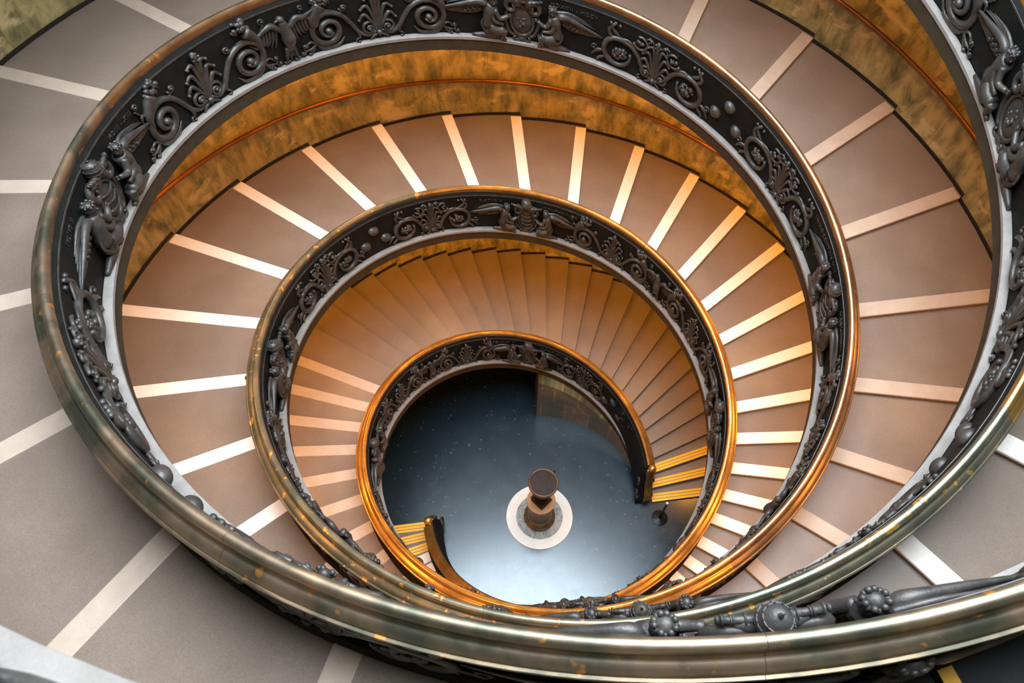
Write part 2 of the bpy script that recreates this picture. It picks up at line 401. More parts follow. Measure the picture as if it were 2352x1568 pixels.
def make_stair(s, label):
    root = tag(empty('spiral_staircase', pt(s, .0055, .2, 0).tolist()[:2] + [0.0]), label, 'staircase', 'twin spiral flights')
    off = Vector(root.location)
    def L(name, V, F, m, smooth=True, fm=None):
        V = np.asarray(V, float) - np.array(off)
        return link(name, V, F, m, root, smooth, fm)
    V, F = sweep(s, [(-.165, -.36), (-.165, -.07), (.15, -.07), (.15, -.21), (('W', .01), -.21), (('W', .01), -.40)], .006, T1)
    edge_split(L('slab', V, F, M_SLAB))
    V, F = sweep(s, [(-.185, -.105), (-.185, -.05), (-.07, -.05), (-.07, -.105)], .006, T1)
    edge_split(L('ledge', V, F, M_LEDGE))
    V = []; F = []                                                   # skirting steps up with the treads
    for i in range(len(STEPS) - 1):
        t, tn = STEPS[i], STEPS[i + 1]; z0, z1 = float(hh(t)), float(hh(tn)) - riser(i + 1)
        dts = HW / (2 * PI * float(RW(z0)))
        for g in np.linspace(0, 1, 7):
            a = float(phi(s, (t - dts) + (tn - t) * g)); z = z0 + (z1 - z0) * g
            for q, zz in ((.05, z - .25), (.042, z + .055), (.014, z + .055), (.014, z - .25)):
                R = float(RW(zz)) - q; V.append((R * math.cos(a), R * math.sin(a), max(zz, 0.0)))
    n = len(V) // 4
    for i in range(n - 1):
        for k in range(4): F.append((i * 4 + k, i * 4 + (k + 1) % 4, i * 4 + 4 + (k + 1) % 4, i * 4 + 4 + k))
    F.append((3, 2, 1, 0)); F.append(tuple((n - 1) * 4 + k for k in range(4)))
    edge_split(L('skirting', V, F, M_BLACK))
    ns = len(STEPS) - 1
    for i in range(ns):
        t, tn = STEPS[i], STEPS[i + 1]
        z0, z1 = float(hh(t)), float(hh(tn)) - riser(i + 1)
        zb = z0 - riser(i) - .02 if i else 0.0
        n = 7; m = 6; V = []; F = []
        fo = -HW
        for j in range(m + 1):
            g = j / m
            for k in range(n + 1):
                fr = k / n
                x0, y0 = line(s, t, fo, fr); x1, y1 = line(s, tn, fo + .02, fr)
                # follow the arc between the two radial lines
                a0 = math.atan2(y0, x0); a1 = math.atan2(y1, x1)
                d = (a1 - a0 + PI) % (2 * PI) - PI
                q = math.hypot(x0, y0) * (1 - g) + math.hypot(x1, y1) * g; a = a0 + d * g
                V.append((q * math.cos(a), q * math.sin(a), z0 + (z1 - z0) * g))
        for j in range(m):
            for k in range(n):
                a = j * (n + 1) + k; F.append((a, a + 1, a + n + 2, a + n + 1))
        nb = len(V)
        for k in range(n + 1): V.append((V[k][0], V[k][1], zb))
        for k in range(n): F.append((nb + k, nb + k + 1, k + 1, k))
        # side towards the balustrade, side towards the wall
        ni = len(V)
        for j in range(m + 1): V.append((V[j * (n + 1)][0], V[j * (n + 1)][1], V[j * (n + 1)][2] - .16))
        for j in range(m): F.append((j * (n + 1), (j + 1) * (n + 1), ni + j + 1, ni + j))
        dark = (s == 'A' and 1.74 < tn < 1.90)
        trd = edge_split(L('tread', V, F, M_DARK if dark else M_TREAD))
        # nosing
        if s == 'A' and .05 < t < .405: continue
        yellow = i < 3 or (s == 'A' and abs(t - 1.786) < .01)
        b = MB()
        def bar(o0, o1, f0, f1, zt, th, k=6):
            V = []; F = []
            for q in range(k + 1):
                fr = f0 + (f1 - f0) * q / k
                for o in (o0, o1):
                    x, y = line(s, t, o, fr)
                    dzs = (z1 - z0) * (o + HW) / max(.3, 2 * PI * (tn - t) * math.hypot(x, y))
                    for z in (zt + dzs, zt + dzs - th): V.append((x, y, z0 + z))
            for q in range(k):
                a = q * 4; c = a + 4
                F += [(a, a + 2, c + 2, c), (a + 1, c + 1, c + 3, a + 3), (a, c, c + 1, a + 1), (a + 2, a + 3, c + 3, c + 2)]
            F += [(0, 1, 3, 2), (k * 4, k * 4 + 2, k * 4 + 3, k * 4 + 1)]
            b.add(V, F)
        if yellow:
            wst = .062 if i < 3 else .10
            for q in range(3 if i < 3 else 1):
                o0 = -HW + .005 + q * (wst + .018)
                bar(o0, o0 + wst, 0.0 if i < 3 else .012, .985, .006, .008)
            if i == 2 and s == 'A': bar(-HW + .005, HW - .01, .90, .985, .006, .008)
            o = b.build('warning_stripe', M_YELLOW, trd, lambda A: A - np.array(off), smooth=False); o['label'] = 'bright yellow warning stripes'
        else:
            bar(-HW - .015, HW, .0, .985, .008, .05)
            o = b.build('nosing', M_WHITE if s == 'B' else M_BEIGE, trd, lambda A: A - np.array(off), smooth=False)
            bv = o.modifiers.new('bevel', 'BEVEL'); bv.width = .012; bv.segments = 2
    return root
stair_A = make_stair('A', 'flight climbing from three yellow striped steps beside the black stanchion, beige nosings')
stair_B = make_stair('B', 'flight climbing from the yellow striped steps beside the gilt ball, white nosings')

# ------------------------------------------------------------------ relief ornaments, in (u right, v up, w towards the viewer)
def arc(c, r0, r1, a0, a1, n=24, w=0.02):
    a = np.linspace(math.radians(a0), math.radians(a1), n); r = np.linspace(r0, r1, n)
    return np.stack([c[0] + r * np.cos(a), c[1] + r * np.sin(a), np.full(n, w) if np.isscalar(w) else np.interp(np.linspace(0, 1, n), np.linspace(0, 1, len(w)), w)], 1)
def curve(P, n=20):
    """smooth (Catmull-Rom) curve through points"""
    P = np.asarray(P, float); Q = np.vstack([2 * P[0] - P[1], P, 2 * P[-1] - P[-2]]); out = []
    m = len(P) - 1
    for i in range(m):
        p0, p1, p2, p3 = Q[i:i + 4]
        for t in np.linspace(0, 1, max(3, n // m), endpoint=(i == m - 1)):
            out.append(.5 * ((2 * p1) + (-p0 + p2) * t + (2 * p0 - 5 * p1 + 4 * p2 - p3) * t * t + (-p0 + 3 * p1 - 3 * p2 + p3) * t**3))
    return np.array(out)
def P3(L, w=.02): return [(a, b, w) if len(q) == 2 else q for q in L for a, b in [q[:2]]]
def fruit(b, c, ru, rv, n, r, g):
    for k in range(n):
        a = g.uniform(0, 2 * PI); d = math.sqrt(g.random())
        q = r * g.uniform(.65, 1.25)
        b.ball((c[0] + ru * d * math.cos(a), c[1] + rv * d * math.sin(a), .015 + .045 * (1 - d * d)), (q, q, q * .8), 8, 5)
def leaf(b, P, wd, th=.022, n=12): b.tube(curve(P3(P, .03), n), [.004, wd * .8, wd, wd * .6, .006], [.004, th, th, th, .006], 6)
def curl(b, c, r, a0, turns, th=.022, w=.02):
    b.tube(arc(c, r, r * .18, a0, a0 + 360 * turns, 18, (w, w + .03)), [th, th * .7], [th, th * .8], 6)
    b.ball((c[0], c[1], w + .03), th * 1.2, 7, 5)

def o_scroll(g, kind):
    b = MB(); c = (0.0, .38)
    if kind == 0:      # cornucopia: volute with a horn of fruit
        sp = arc(c, .33, .06, 62, 62 + 360 * 1.75, 54, (.02, .03, .07))
        stem = curve(P3([(.86, .17), (.72, .10), (.56, .19), (.43, .40), (.30, .58), (.155, .672)]), 26)
        b.tube(np.vstack([stem, sp[1:]]), [.028, .04, .05, .055, .05, .04, .03], [.03, .045, .05, .05, .045, .04], 8)
        b.ball((c[0], c[1], .06), .065, 10, 6)
        b.tube(curve(P3([(-.25, .45), (-.26, .62), (-.17, .76), (-.06, .88)], .04), 16), [.03, .055, .075, .11], [.03, .05, .06, .08], 9)
        fruit(b, (.0, .96), .16, .13, 26, .042, g)
        leaf(b, [(-.22, .55), (-.05, .72), (.14, .74)], .05); leaf(b, [(-.20, .62), (-.34, .72), (-.38, .60)], .035)
        curl(b, (.33, .74), .07, 200, 1.2); b.tube(curve(P3([(.20, .60), (.30, .66), (.38, .70)]), 8), [.02, .018], .02, 6)
        leaf(b, [(-.30, .25), (-.12, .06), (.14, .04), (.28, .18)], .06)
        curl(b, (.52, .02), .05, 90, 1.0, .018); leaf(b, [(.46, .33), (.55, .14), (.52, .05)], .03)
        curl(b, (-.40, .92), .06, 270, 1.2, .017); b.tube(curve(P3([(-.28, .66), (-.36, .76), (-.42, .86)]), 8), .016, .018, 6)
        for k, (x, y, r) in enumerate(((-.46, .20, .055), (-.52, .08, .055), (-.40, .03, .05))):
            curl(b, (x, y), r, 20 + 40 * k, -1.2, .018); b.tube(curve(P3([(-.24, .16 + .03 * k), (-.33, y + .03), (x + r, y + .01)]), 8), [.03, .016], .02, 6)
    else:              # looping vine with a bunch of grapes inside
        lp = arc(c, .30, .25, 75, 75 + 300, 40, .03)
        stem = curve(P3([(.88, .15), (.70, .14), (.52, .28), (.40, .48), (.26, .62), (.08, .67)]), 26)
        b.tube(np.vstack([stem, lp[1:]]), [.03, .045, .055, .05, .055, .045, .03], [.03, .045, .05, .045], 8)
        fruit(b, (.04, .36), .15, .12, 26, .043, g)
        leaf(b, [(-.05, .66), (.18, .70), (.36, .62)], .05); leaf(b, [(.05, .68), (-.12, .80), (-.18, .92)], .045)
        b.tube(curve(P3([(-.12, .60), (-.22, .78), (-.12, .95)]), 12), [.05, .03], [.04, .03], 7)
        for k in range(3): b.ball((-.20 + .09 * k, .94 + .02 * (k % 2), .02), (.035, .035, .03), 8, 5)
        b.tube(arc((.42, .80), .15, .12, 200, 480, 22, .03), [.03, .022], [.03, .025], 7)
        fruit(b, (.42, .80), .07, .06, 7, .035, g)
        b.tube(curve(P3([(.24, .62), (.36, .64), (.50, .68)]), 8), .025, .025, 6)
        curl(b, (.62, .95), .05, 120, 1.1, .018)
        leaf(b, [(-.25, .30), (-.42, .24), (-.52, .10)], .05); curl(b, (-.48, .30), .06, 0, 1.2, .018)
        leaf(b, [(-.2, .2), (-.36, .10), (-.40, .0)], .035); curl(b, (.48, .06), .05, 60, 1.0, .017)
    return b
def o_palmette(g, kind):
    b = MB()
    for sx in (-1, 1):
        b.tube(arc((sx * .17, .24), .14, .03, 90 + sx * 90, 90 + sx * 90 - sx * 540, 30, (.02, .05)), [.03, .022], [.03, .025], 7)
        b.ball((sx * .17, .24, .05), .04, 8, 5)
        for k, (x, y, hx, hy) in enumerate(((.26, .52, .33, .42), (.19, .68, .28, .62), (.10, .82, .19, .80))):
            b.tube(curve(P3([(sx * .02, .15), (sx * x * .35, y * .62), (sx * x * .85, y), (sx * hx, hy)], .03), 16), [.02, .032, .036, .022], [.02, .03, .03, .02], 6)
            b.ball((sx * hx, hy, .035), .030, 7, 5)
        leaf(b, [(0, .12), (sx * .12, .06), (sx * .2, -.02)], .03)
        if kind:
            b.tube(arc((sx * .16, .88), .10, .03, 90 - sx * 60, 90 + sx * 320, 16, .03), [.02, .014], .02, 6)
    b.tube(curve(P3([(0, .05), (0, .4), (0, .72), (0, .92)], .03), 12), [.02, .022, .035, .05], [.025, .03, .04, .04], 7)
    b.ball((0, .93, .04), (.055, .09, .05), 9, 6); b.ball((0, .14, .04), .055, 9, 5)
    for k in range(5): b.ball((.06 * math.cos(k * 1.257), .93 + .06 * math.sin(k * 1.257), .07), .024, 6, 4)
    return b
def o_eagle():
    b = MB()
    b.tube(curve([(0, .25, .05), (.0, .5, .10), (-.02, .70, .08), (-.05, .84, .08)], 14), [.05, .13, .10, .06], [.05, .09, .07, .06], 10)
    b.ball((-.06, .88, .09), (.065, .06, .06), 9, 6)
    b.tube([(-.10, .88, .09), (-.16, .86, .09), (-.175, .82, .09)], [.028, .018, .004], None, 6)
    for sx in (-1, 1):
        b.tube(curve([(sx * .08, .66, .06), (sx * .22, .80, .07), (sx * .36, .78, .07), (sx * .62, .86 if sx > 0 else .62, .04)], 16), [.05, .055, .05, .012], [.04, .045, .03, .01], 7)
        for k in range(7):
            u = .14 + .062 * k
            b.tube(curve([(sx * u, .74, .04), (sx * (u + .03), .55 - .01 * k, .035), (sx * (u + .08 + .012 * k), .34 + .045 * k, .02)], 8), [.022, .032, .008], [.016, .018, .006], 6)
        b.tube(curve([(sx * .05, .32, .06), (sx * .09, .18, .06), (sx * .10, .08, .05)], 8), [.05, .03, .022], None, 6)
        for q in (-.04, 0, .04): b.ball((sx * .10 + q, .05, .05), (.022, .03, .025), 6, 4)
    for q in (-.06, 0, .06): b.tube([(q * .5, .3, .04), (q, .14, .03), (q * 1.5, .02, .02)], [.03, .035, .015], [.02, .02, .01], 6)
    return b
def o_boss(c): b = MB(); b.ball((c[0], c[1], .0), (.115, .115, .10), 20, 12); return b
def o_figure(sx, g):
    """kneeling winged figure facing the arms; sx=+1 on the right of the shield"""
    b = MB(); T = lambda L: [(sx * q[0], q[1], q[2]) for q in L]
    b.ball((sx * .60, .83, .12), (.082, .092, .08), 14, 9)                                    # head
    for k in range(14):
        q = k * 2.4; h_ = .035 + .045 * (k / 14)
        b.ball((sx * .60 + .068 * math.cos(q), .835 + h_, .125 + .062 * math.sin(q)), .024, 6, 4)                # curls of hair
    b.ball((sx * .53, .815, .15), .018, 6, 4); b.ball((sx * .60, .81, .20), .016, 6, 4)                         # nose, ear
    b.tube(T([(.60, .80, .13), (.63, .72, .11)]), [.05, .06], None, 9)                          # neck
    b.tube(curve(T([(.62, .73, .10), (.66, .60, .11), (.69, .44, .10), (.68, .30, .10)]), 14), [.11, .135, .115, .145], [.085, .10, .09, .10], 12)
    b.tube(curve(T([(.68, .28, .12), (.52, .24, .15), (.38, .27, .15)]), 10), [.115, .105, .085], [.10, .10, .085], 10)   # thigh
    b.tube(curve(T([(.38, .27, .15), (.40, .14, .13), (.44, .02, .10)]), 10), [.08, .065, .045], None, 9)                 # shin
    b.tube(curve(T([(.72, .24, .08), (.60, .10, .09), (.80, .04, .07), (1.02, .02, .05)]), 14), [.11, .10, .075, .03], [.08, .08, .06, .03], 9)  # kneeling leg
    b.tube(T([(.44, .02, .10), (.33, .0, .11)]), [.045, .03], None, 7)
    b.tube(curve(T([(.58, .68, .15), (.48, .52, .18), (.30, .58, .16)]), 12), [.055, .05, .035], None, 8)                  # near arm
    for q in (-.02, 0, .02): b.tube(T([(.30, .58 + q, .16), (.245, .60 + q * 1.4, .15)]), [.014, .009], None, 5)           # fingers
    b.tube(curve(T([(.66, .67, .12), (.60, .46, .18), (.40, .40, .18)]), 12), [.055, .05, .03], None, 8)
    for k in range(5):                                                                             # drapery folds
        q = .05 * k
        b.tube(curve(T([(.74 + q * .5, .52 - q, .10), (.84 - q * .2, .30 - q * .5, .11), (.66, .13 - q * .15, .13), (.48, .10 + q * .4, .13)]), 16), [.014, .026, .014], None, 6)
    b.tube(curve(T([(.70, .66, .07), (.78, .75, .10), (.92, .76, .10), (1.24, .67, .08), (1.69, .53, .02)]), 22), [.05, .07, .06, .045, .010], [.05, .065, .05, .035, .008], 8)  # wing edge
    ld = curve([(.72, .68, .06), (.80, .75, .06), (.93, .75, .06), (1.24, .66, .05), (1.68, .53, .02)], 28)
    tr = curve([(.74, .60, .04), (.80, .53, .03), (.98, .46, .03), (1.30, .46, .02), (1.66, .515, .012)], 28)
    n_ = min(len(ld), len(tr)); m_ = 20; Vw = []; Fw = []
    for q in range(n_):
        for c_ in range(m_ + 1):
            g_ = c_ / m_; P_ = ld[q] * (1 - g_) + tr[q] * g_
            Vw.append((sx * P_[0], P_[1] - (.014 * abs(math.sin(q * .9)) if c_ == m_ else 0), P_[2] + .016 * abs(math.sin(PI * 5 * g_)) * (1 - q / n_ * .6)))
    for q in range(n_ - 1):
        for c_ in range(m_): a_ = q * (m_ + 1) + c_; Fw.append((a_, a_ + 1, a_ + m_ + 2, a_ + m_ + 1))
    nv = len(Vw)                                                                                   # back of the plate, on the panel
    for q in range(n_):
        for e_ in (ld[q], tr[q]): Vw.append((sx * e_[0], e_[1], -.004))
    for q in range(n_ - 1):
        Fw.append((q * (m_ + 1), (q + 1) * (m_ + 1), nv + 2 * q + 2, nv + 2 * q)); Fw.append((q * (m_ + 1) + m_, nv + 2 * q + 1, nv + 2 * q + 3, (q + 1) * (m_ + 1) + m_))
    b.add(Vw, Fw)
    for k in range(7): b.ball((sx * (.84 + .05 * k), .56 - .008 * k + .04 * (k % 2), .05), (.035, .04, .025), 7, 4)
    for k in range(3):
        b.tube(curve(T([(.68, .74 + .022 * k, .05), (.95, .775 + .025 * k, .045), (1.50 - .09 * k, .645 + .045 * k, .015)]), 14), [.03, .032, .008], [.03, .025, .008], 6)
    return b
def o_arms(g, kind):
    b = MB()
    th = np.linspace(0, 2 * PI, 40, endpoint=False)
    ell = lambda a, c, w: np.stack([a * np.cos(th), .44 + c * np.sin(th), np.full(40, w)], 1)
    b.ball((0, .44, .02), (.23, .30, .09), 18, 10)
    b.tube(ell(.235, .305, .06), .035, .035, 7, True)
    if kind % 2:
        for k in range(3): b.tube(curve([(-.17, .36 + .13 * k, .10), (0, .33 + .13 * k, .125), (.17, .36 + .13 * k, .10)], 8), .016, .016, 6)
    else: fruit(b, (0, .44), .10, .15, 16, .032, g)
    if kind % 2 == 0:
        for V in b.v[-16:]: V[:, 2] += .06
    for sx in (-1, 1):
        b.tube(arc((sx * .24, .74), .14, .04, 90 + sx * 70, 90 - sx * 330, 26, (.06, .10)), [.06, .05, .03], [.05, .05, .03], 8)
        b.tube(curve([(sx * .05, .80, .08), (sx * .16, .88, .10), (sx * .30, .86, .10)], 8), [.06, .06, .03], None, 8)
        b.tube(arc((sx * .13, .07), .08, .025, 90 - sx * 20, 90 + sx * 380, 20, (.05, .08)), [.03, .022], None, 7)
        b.tube(curve([(sx * .30, .64, .06), (sx * .34, .40, .05), (sx * .26, .18, .05), (sx * .16, .12, .06)], 12), [.03, .05, .045, .03], [.03, .03, .03], 7)
    b.ball((0, .06, .05), (.09, .07, .05), 10, 6); b.ball((0, .78, .08), (.05, .04, .04), 8, 5)
    return b
TIARA_V, TIARA_W = 1.08, .085
def o_tiara():
    b = MB(); c = np.array([0, TIARA_V - .10, TIARA_W])
    prof = [(.09, -.14), (.125, -.10), (.146, -.03), (.147, .02), (.134, .075), (.105, .125), (.06, .158), (.02, .168), (.0, .169)]
    seg = 22; V = []; F = []
    for r, z in prof:
        for k in range(seg): V.append((r * math.cos(2 * PI * k / seg), z, r * math.sin(2 * PI * k / seg)))
    for i in range(len(prof) - 1):
        for k in range(seg): F.append((i * seg + k, (i + 1) * seg + k, (i + 1) * seg + (k + 1) % seg, i * seg + (k + 1) % seg))
    F.append(tuple(range(seg)))
    b.add(np.array(V) + c, F)
    th = np.linspace(0, 2 * PI, 28, endpoint=False)
    for r, z in ((.138, -.06), (.147, .025), (.118, .108)):
        R = MB(); R.tube(np.stack([r * np.cos(th), r * np.sin(th), 0 * th], 1), .010, .012, 6, True)
        A = R.arr(); b.add(np.stack([A[:, 0], A[:, 2] + z, A[:, 1]], 1) + c, R.f)
        for k in range(12): b.ball(c + np.array([(r + .003) * math.cos(k * PI / 6), z + .018, (r + .003) * math.sin(k * PI / 6)]), .010, 6, 4)
    b.ball(c + np.array([0, .185, 0]), .026, 8, 6)
    b.add(*boxv(c + np.array([-.006, .205, -.006]), c + np.array([.006, .25, .006])))
    b.add(*boxv(c + np.array([-.022, .224, -.006]), c + np.array([.022, .236, .006])))
    return b
def boxv(lo, hi):
    m = MB(); m.box(lo, hi); return m.arr(), m.f
def o_key(sx):
    b = MB(); w = .12
    b.tube([(sx * .06, .88, w), (sx * .22, .90, w), (sx * .40, .93, w), (sx * .52, .95, w)], [.042, .038, .026, .026], None, 10)
    for u, r in ((.27, .046), (.40, .036), (.43, .036), (.53, .040)): b.ball((sx * u, .87 + .16 * u, w), (.022, r, r), 10, 6)
    b.ball((sx * .58, .965, w), .028, 9, 6)
    b.tube(curve([(sx * .12, .84, w), (sx * .26, .80, w - .02), (sx * .40, .86, w - .03)], 8), [.05, .06, .02], [.03, .03, .02], 7)
    return b
def o_text(txt, size):
    cu = bpy.data.curves.new('inscription', 'FONT'); cu.body = txt; cu.size = size; cu.extrude = .012; cu.space_character = 1.25
    cu.align_x = 'CENTER'; cu.resolution_u = 3
    o = bpy.data.objects.new('inscription', cu); COL.objects.link(o)
    bpy.context.view_layer.update()
    me = bpy.data.meshes.new_from_object(o.evaluated_get(bpy.context.evaluated_depsgraph_get()))
    b = MB(); A = np.zeros(len(me.vertices) * 3); me.vertices.foreach_get('co', A); A = A.reshape(-1, 3)
    b.add(A, [tuple(p.vertices) for p in me.polygons])
    bpy.data.objects.remove(o); bpy.data.curves.remove(cu); bpy.data.meshes.remove(me)
    return b

# ------------------------------------------------------------------ balustrades
FACE, OUT = -.062, .115          # radial offsets of the inner and outer panel faces
TG0, TGD = .2527, .2503           # the coats of arms stand a quarter turn apart
def mapper(s, tc, su, uc, off, outer=False, mirror=False):
    r0 = float(rr(tc))
    def f(V):
        u = V[:, 0] * (-1 if mirror else 1) * su + uc
        if outer: t = tc + u / (2 * PI * r0); dr = OUT + V[:, 2] * .7
        else: t = tc - u / (2 * PI * r0); dr = FACE - V[:, 2]
        return pt(s, t, dr, -.045 + V[:, 1] * .98) - np.array(off)
    return f
def flip(faces, yes): return [tuple(reversed(f)) for f in faces] if yes else faces
INS = {('A', 4): (None, 'MDXCII - MDCV'), ('A', 5): ('IVLIVS II', 'MDIII - XIII'), ('A', 3): ('INNOCENTIVS VIII', 'MCDLXXXIV - XCII'),
       ('B', 2): ('SIXTVS V', 'MDLXXXV-XC'), ('A', 0): ('NICOLAVS V', 'MCDXLVII-LV')}
RAIL = [(-.050, 1.145), (-.047, 1.168), (-.036, 1.189), (-.018, 1.203), (.004, 1.208), (.025, 1.202), (.041, 1.188), (.050, 1.168), (.052, 1.145), (.052, 1.118),
        (.058, 1.098), (.070, 1.088), (.086, 1.085), (.104, 1.079), (.122, 1.069), (.140, 1.055), (.153, 1.037), (.158, 1.022), (.161, 1.014), (.182, 1.012), (.188, 1.003),
        (.186, .994), (.13, .985), (-.03, 1.05), (-.045, 1.11)]
def rail_mat(s, t):
    if s == 'A':
        return M_GOLD if t < .80 else M_BROWN if t < 1.50 else M_OLIVE
    return M_GOLD if t < .82 else M_GREEN if t < 1.375 else M_GOLD if t < 1.60 else M_BROWN
def make_balustrade(s, label, t_groups, outer_groups):
    root = tag(empty('balustrade', pt(s, .03, 0, 0).tolist()[:2] + [0.0]), label, 'balustrade', 'twin bronze balustrades')
    off = np.array(root.location)
    TS = .030
    # panel body
    V, F = sweep(s, [(FACE, -.05), (FACE, .02), (FACE, 1.0), (-.02, 1.06), (.12, 1.0), (OUT, .98), (OUT, .12), (.165, .10), (.20, .05), (.20, -.18), (.05, -.18), (.05, -.05)], TS - .004, T1, 1 / 160)
    edge_split(link('panel', V - off, F, M_PANEL, root), 30)
    for dz, q in ((.965, .007),):
        V, F = sweep(s, [(FACE - q, dz), (FACE - q, dz + .025), (FACE + .01, dz + .03), (FACE + .01, dz - .005)], TS, T1, 1 / 160)
        edge_split(link('moulding', V - off, F, M_BRONZE, root), 30)
    # handrail in cast lengths
    t = TS - .002; k = 0
    cuts = [TS - .002] + [x for x in np.arange(.10, T1, .0917)] + [T1]
    for a, b_ in zip(cuts[:-1], cuts[1:]):
        r0 = float(rr(a)); gap = .0005 / r0
        V, F = sweep(s, RAIL, a, b_ - gap, 1 / 200)
        edge_split(link('handrail', V - off, F, rail_mat(s, (a + b_) / 2), root), 50)
    # curled foot at the bottom of the flight
    mb = MB(); r0 = float(rr(.02)); c = 2 * PI * r0
    body = [(.0, .0), (.06, .0), (.06, .16), (-.02, .24), (-.06, .36), (-.02, .50), (.08, .62), (.18, .74), (.26, .92), (.31, 1.12), (.62, 1.20), (.62, .0)]
    L_ = 1.0
    def end_map(V):
        t = (V[:, 0] + .02) / c * .82 + .0005
        P = pt(s, t, V[:, 2], 0); P[:, 2] = V[:, 1] + 0 * t; return P - off
    n = len(body); Vb = [(x, y, -.085) for x, y in body] + [(x, y, .125) for x, y in body]
    Fb = [tuple(range(n - 1, -1, -1)), tuple(range(n, 2 * n))] + [(i, (i + 1) % n, n + (i + 1) % n, n + i) for i in range(n)]
    mb.add(Vb, Fb); mb.build('foot_block', M_PANEL, root, end_map, smooth=False)
    mb = MB(); Pc = curve([(.04, .17, 0), (-.03, .25, 0), (-.075, .37, 0), (-.03, .51, 0), (.07, .63, 0), (.17, .75, 0), (.25, .93, 0), (.30, 1.13, 0), (.36, 1.30, 0), (.46, 1.43, 0)], 40)
    for dr in (.02,):
        Q = Pc.copy(); mb.tube(Q + [0, 0, dr], .022, .11, 8)
    mb.build('scroll_cap', M_GOLD, root, end_map)
    mb = MB()
    for w in (-.25, .14):
        mb.tube(arc((.20, .40), .19, .03, 150, 150 + 560, 40, w), [.035, .025], [.025, .02], 7)
        mb.tube(arc((.40, .95), .15, .03, 250, 250 - 520, 34, w), [.03, .02], [.022, .02], 7); mb.ball((.20, .40, w), .05, 9, 6)
    mb.ball((-.02, .10, .0), (.06, .06, .10), 10, 6)
    mb.build('volute', M_BRONZE, root, end_map)
    T = np.linspace(.0, .17, 60); V = []; F = []
    for t in T:
        fl = .20 * float(np.interp(t, [0, .05, .11, .17], [1, .9, .35, 0])); top = float(np.interp(t, [0, .008, .018, .030, 1], [.22, .34, .66, .97, .97])); bt = -min(float(hh(t)), .05)
        for dr, z in ((FACE - fl, bt), (FACE - fl, .10), (FACE - fl * .86, top * .55), (FACE - fl * .55, top * .85), (FACE - fl * .2 - .002, top), (.02, top), (.02, bt)): V.append(pt(s, t, dr, z))
    m = 7
    for i in range(len(T) - 1):
        for k in range(m): F.append((i * m + k, i * m + (k + 1) % m, (i + 1) * m + (k + 1) % m, (i + 1) * m + k))
    F.append(tuple(range(m - 1, -1, -1))); F.append(tuple((len(T) - 1) * m + k for k in range(m)))
    edge_split(link('flared_base', np.array(V) - off, F, M_PANEL, root), 40)
    mb = MB(); mb.lathe([(.0, -.115), (.06, -.098), (.098, -.05), (.112, .0), (.098, .05), (.06, .098), (.025, .112), (.0, .115)], 20, False, pt(s, TS - .0075, .055, 1.19))
    mb.build('ball_finial', M_GOLD, root, lambda A: A - off)['label'] = 'shiny gilt ball at the end of the rail'
    # reliefs
    for k in t_groups:
        tc = TG0 + TGD * k; r0 = float(rr(tc)); Lq = 2 * PI * r0 * TGD; su = Lq / 8.6
        su_g = max(su, .72)
        g = random.Random(k * 13 + (5 if s == 'B' else 0))
        M0 = lambda uc, mir=False: mapper(s, tc, su, uc * su, off, False, mir)
        MG = mapper(s, tc, su_g * .92, 0, off)
        if k >= 0:
            arms = o_arms(g, k + (s == 'B')).build('coat_of_arms', M_BRONZE, root, MG)
            o_tiara().build('tiara', M_BRONZE, arms, lambda V, f=mapper(s, tc, 1.0, 0, off): f(np.array([0, TIARA_V - .1, TIARA_W]) + (V - np.array([0, TIARA_V - .1, TIARA_W])) * .74))
        for sx in (-1, 1) if k >= 0 else ():
            o_key(sx).build('crossed_key', M_BRONZE, arms, lambda V, f=MG, q=.62 / su_g: f(V * [q, 1, 1]))
            o_figure(sx, g).build('winged_figure', M_BRONZE, root, MG)
        ins = INS.get((s, k))
        if ins:
            for tx, uc in zip(ins, (-1.05, 1.05)):
                if tx:
                    b = o_text(tx, .10); A = b.v[0]
                    wd = A[:, 0].max() - A[:, 0].min(); lim = 1.05
                    if wd > lim: A[:, 0] *= lim / wd
                    sgn = 1 if uc > 0 else -1
                    A[:, 1] += .865; A[:, 2] += .004
                    iv = sorted((A[list(f), 0].min(), A[list(f), 0].max()) for f in b.f); xs = []
                    for lo, hi in iv:
                        if xs and lo < xs[-1][1] + .042: xs[-1][1] = max(xs[-1][1], hi)
                        else: xs.append([lo, hi])
                    cuts_ = [-9] + [(p_[1] + q_[0]) / 2 for p_, q_ in zip(xs[:-1], xs[1:])] + [9]
                    for x0, x1 in zip(cuts_[:-1], cuts_[1:]):        # one object per word
                        w_ = MB(); idx = np.where((A[:, 0] > x0) & (A[:, 0] < x1))[0]; new = {int(q): j for j, q in enumerate(idx)}
                        w_.add(A[idx], [tuple(new[q] for q in f) for f in b.f if f[0] in new])
                        w_.build('inscription', M_BRONZE, root, mapper(s, tc, 1, uc * su_g * .92, off), smooth=False)
        # the run between this coat of arms and the next (towards -u, i.e. upwards)
        kind = 0 if ((k % 2 == 0) == (s == 'A')) else 1
        for uc, mir in (((-1.72, True), (-3.55, False), (-5.05, True), (-6.88, False)) if kind == 0 else ((-1.87, True), (-3.40, False), (-5.20, True), (-6.73, False))):
            if k < 0 and uc > -3: continue
            if k == 7 and uc < -4: continue
            o_scroll(g, kind).build('scroll', M_BRONZE, root, M0(uc, mir))
        for uc in (-5.96,) if k < 0 else (-2.64,) if k == 7 else (-2.64, -5.96): o_palmette(g, kind).build('palmette', M_BRONZE, root, M0(uc))
